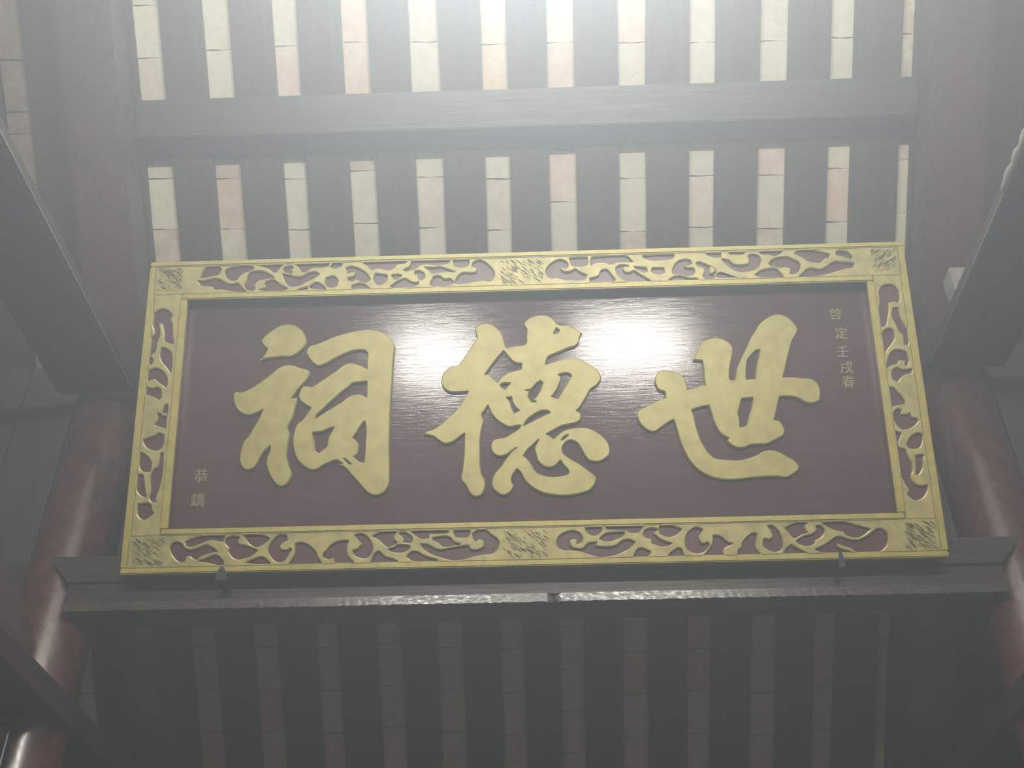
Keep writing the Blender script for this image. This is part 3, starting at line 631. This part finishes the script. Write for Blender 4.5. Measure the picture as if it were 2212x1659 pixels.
# cross hatching cut on the blank fields of the frame
def hatch(x0, x1, z0, z1, count, slope, seed):
    rnd = random.Random(seed); bm = bmesh.new()
    for k in range(count):
        cx, cz, ln = rnd.uniform(x0, x1), rnd.uniform(z0, z1), rnd.uniform(.004, .011)
        a = math.radians(-38 * slope + rnd.uniform(-5, 5))
        d = Vector((math.cos(a), 0, math.sin(a))); nrm = Vector((-d.z, 0, d.x)) * rnd.uniform(.0006, .0012)
        pa, pb = Vector((cx, 0, cz)) - d * ln, Vector((cx, 0, cz)) + d * ln
        if not (x0 < pa.x and pb.x < x1 and z0 < min(pa.z, pb.z) and max(pa.z, pb.z) < z1): continue
        vs = [bm.verts.new((q.x, yy, q.z)) for q, yy in ((pa - nrm, .0036), (pb - nrm, .0036), (pb, .0006), (pa, .0006), (pa + nrm, .0036), (pb + nrm, .0036))]
        bm.faces.new((vs[0], vs[1], vs[2], vs[3])); bm.faces.new((vs[3], vs[2], vs[5], vs[4])); bm.faces.new((vs[0], vs[3], vs[4])); bm.faces.new((vs[1], vs[5], vs[2]))
    return mesh_from('hatching', bm)
for k, (x0, x1, z0, z1, sl) in enumerate(((-1.075, -1.000, 0.825, 0.900, 1), (1.000, 1.078, 0.825, 0.900, -1), (-1.075, -0.985, 0.020, 0.098, 1), (0.990, 1.078, 0.020, 0.098, 1),
                                          (-0.070, 0.058, 0.818, 0.898, 1), (-0.075, 0.050, 0.020, 0.100, 1))):
    h = link('hatching', hatch(x0, x1, z0, z1, 110, sl, k), M['hatch'], plaque); h['kind'] = 'stuff'
# the three characters, raised from the panel
NAMES = ('gold character of the plaque beside the two-sign inscription', 'gold middle character of the plaque', 'gold character of the plaque beside the five-sign inscription')
for lab, raw in zip(NAMES, CHARS):
    me = plate_mesh('big_character', [loops_of(h, 4) for h in raw], 0.013, 0.003)
    tag(link('big_character', me, M['gold_sign'], plaque, (0, 0.0390, 0)), lab)
# small inscriptions
def small_sign(ch, x, z, size):
    cu = bpy.data.curves.new('inscription_sign', 'FONT'); cu.body = ch; cu.size = size
    cu.align_x = 'CENTER'; cu.align_y = 'CENTER'; cu.extrude = 0.0012; cu.offset = 0.0003; cu.resolution_u = 3
    o = bpy.data.objects.new('inscription_sign', cu); COL.objects.link(o)
    dg = bpy.context.evaluated_depsgraph_get(); dg.update()
    me = bpy.data.meshes.new_from_object(o.evaluated_get(dg))
    bpy.data.objects.remove(o); bpy.data.curves.remove(cu)
    me.transform(Matrix.Rotation(math.radians(90), 4, 'X'))
    link('inscription_sign', me, M['inscription'], plaque, (x, 0.0445, z), (0, random.uniform(-.06, .06), 0))
for ch, x, z in (('啓', 0.8930, 0.7120), ('定', 0.9030, 0.6520), ('壬', 0.9000, 0.5960), ('戌', 0.9060, 0.5480), ('春', 0.9060, 0.5050)): small_sign(ch, x, z, 0.038)
for ch, x, z in (('恭', -0.9145, 0.2750), ('鐫', -0.9180, 0.2060)): small_sign(ch, x, z, 0.042)
# iron pegs that hold the lower rail
for x, hgt, wd, lab in ((-0.823, 0.013, 0.026, 'broad dark iron peg lapping over the lower rail of the plaque'), (0.816, 0.022, 0.014, 'slim dark iron peg lapping over the lower rail of the plaque')):
    p = empty('iron_peg', plaque.location, (LEAN, 0, 0))
    bm = prism_bm([(x - wd * .6, -0.022), (x + wd * .6, -0.022), (x + wd * .5, -0.004), (x + wd * .12, hgt), (x - wd * .2, hgt), (x - wd * .5, -0.003)], -0.007, -0.0005, 'y')
    link('lip', mesh_from('lip', bm), M['iron'], p)
    bm = prism_bm([(x - wd * .5, -0.022), (x + wd * .5, -0.022), (x + wd * .5, -0.003), (x - wd * .5, -0.003)], -0.0005, 0.085, 'y')
    link('shank', mesh_from('shank', bm), M['iron'], p)
    tag(p, lab, 'peg')
# mortar block wedged at the end of the right beam
bm = box_bm(1.205, 1.278, 2.395, 2.465, Z(2.106), Z(2.196), 0.006)
tag(link('mortar_block', mesh_from('mortar_block', bm), M['mortar']), 'pale mortar block at the end of the upper tie beam', 'mortar')

# ------------------------------------------------------------------ haze volume added to imitate lens glare
m = bpy.data.materials.new('lens_glare_veil'); m.use_nodes = True
nt = m.node_tree; nt.nodes.clear()
vs = nt.nodes.new('ShaderNodeVolumeScatter'); vs.inputs['Density'].default_value = 0.09; vs.inputs['Anisotropy'].default_value = 0.56
vs.inputs['Color'].default_value = (0.945, 0.965, 0.985, 1)
mo = nt.nodes.new('ShaderNodeOutputMaterial'); nt.links.new(vs.outputs['Volume'], mo.inputs['Volume'])
hz = box('glare_veil_haze', (-4.2, 4.2, -2.6, 6.0, -0.6, 7.2), m)
tag(hz, 'thin grey haze added for the veil of lens glare', 'haze', kind='stuff')
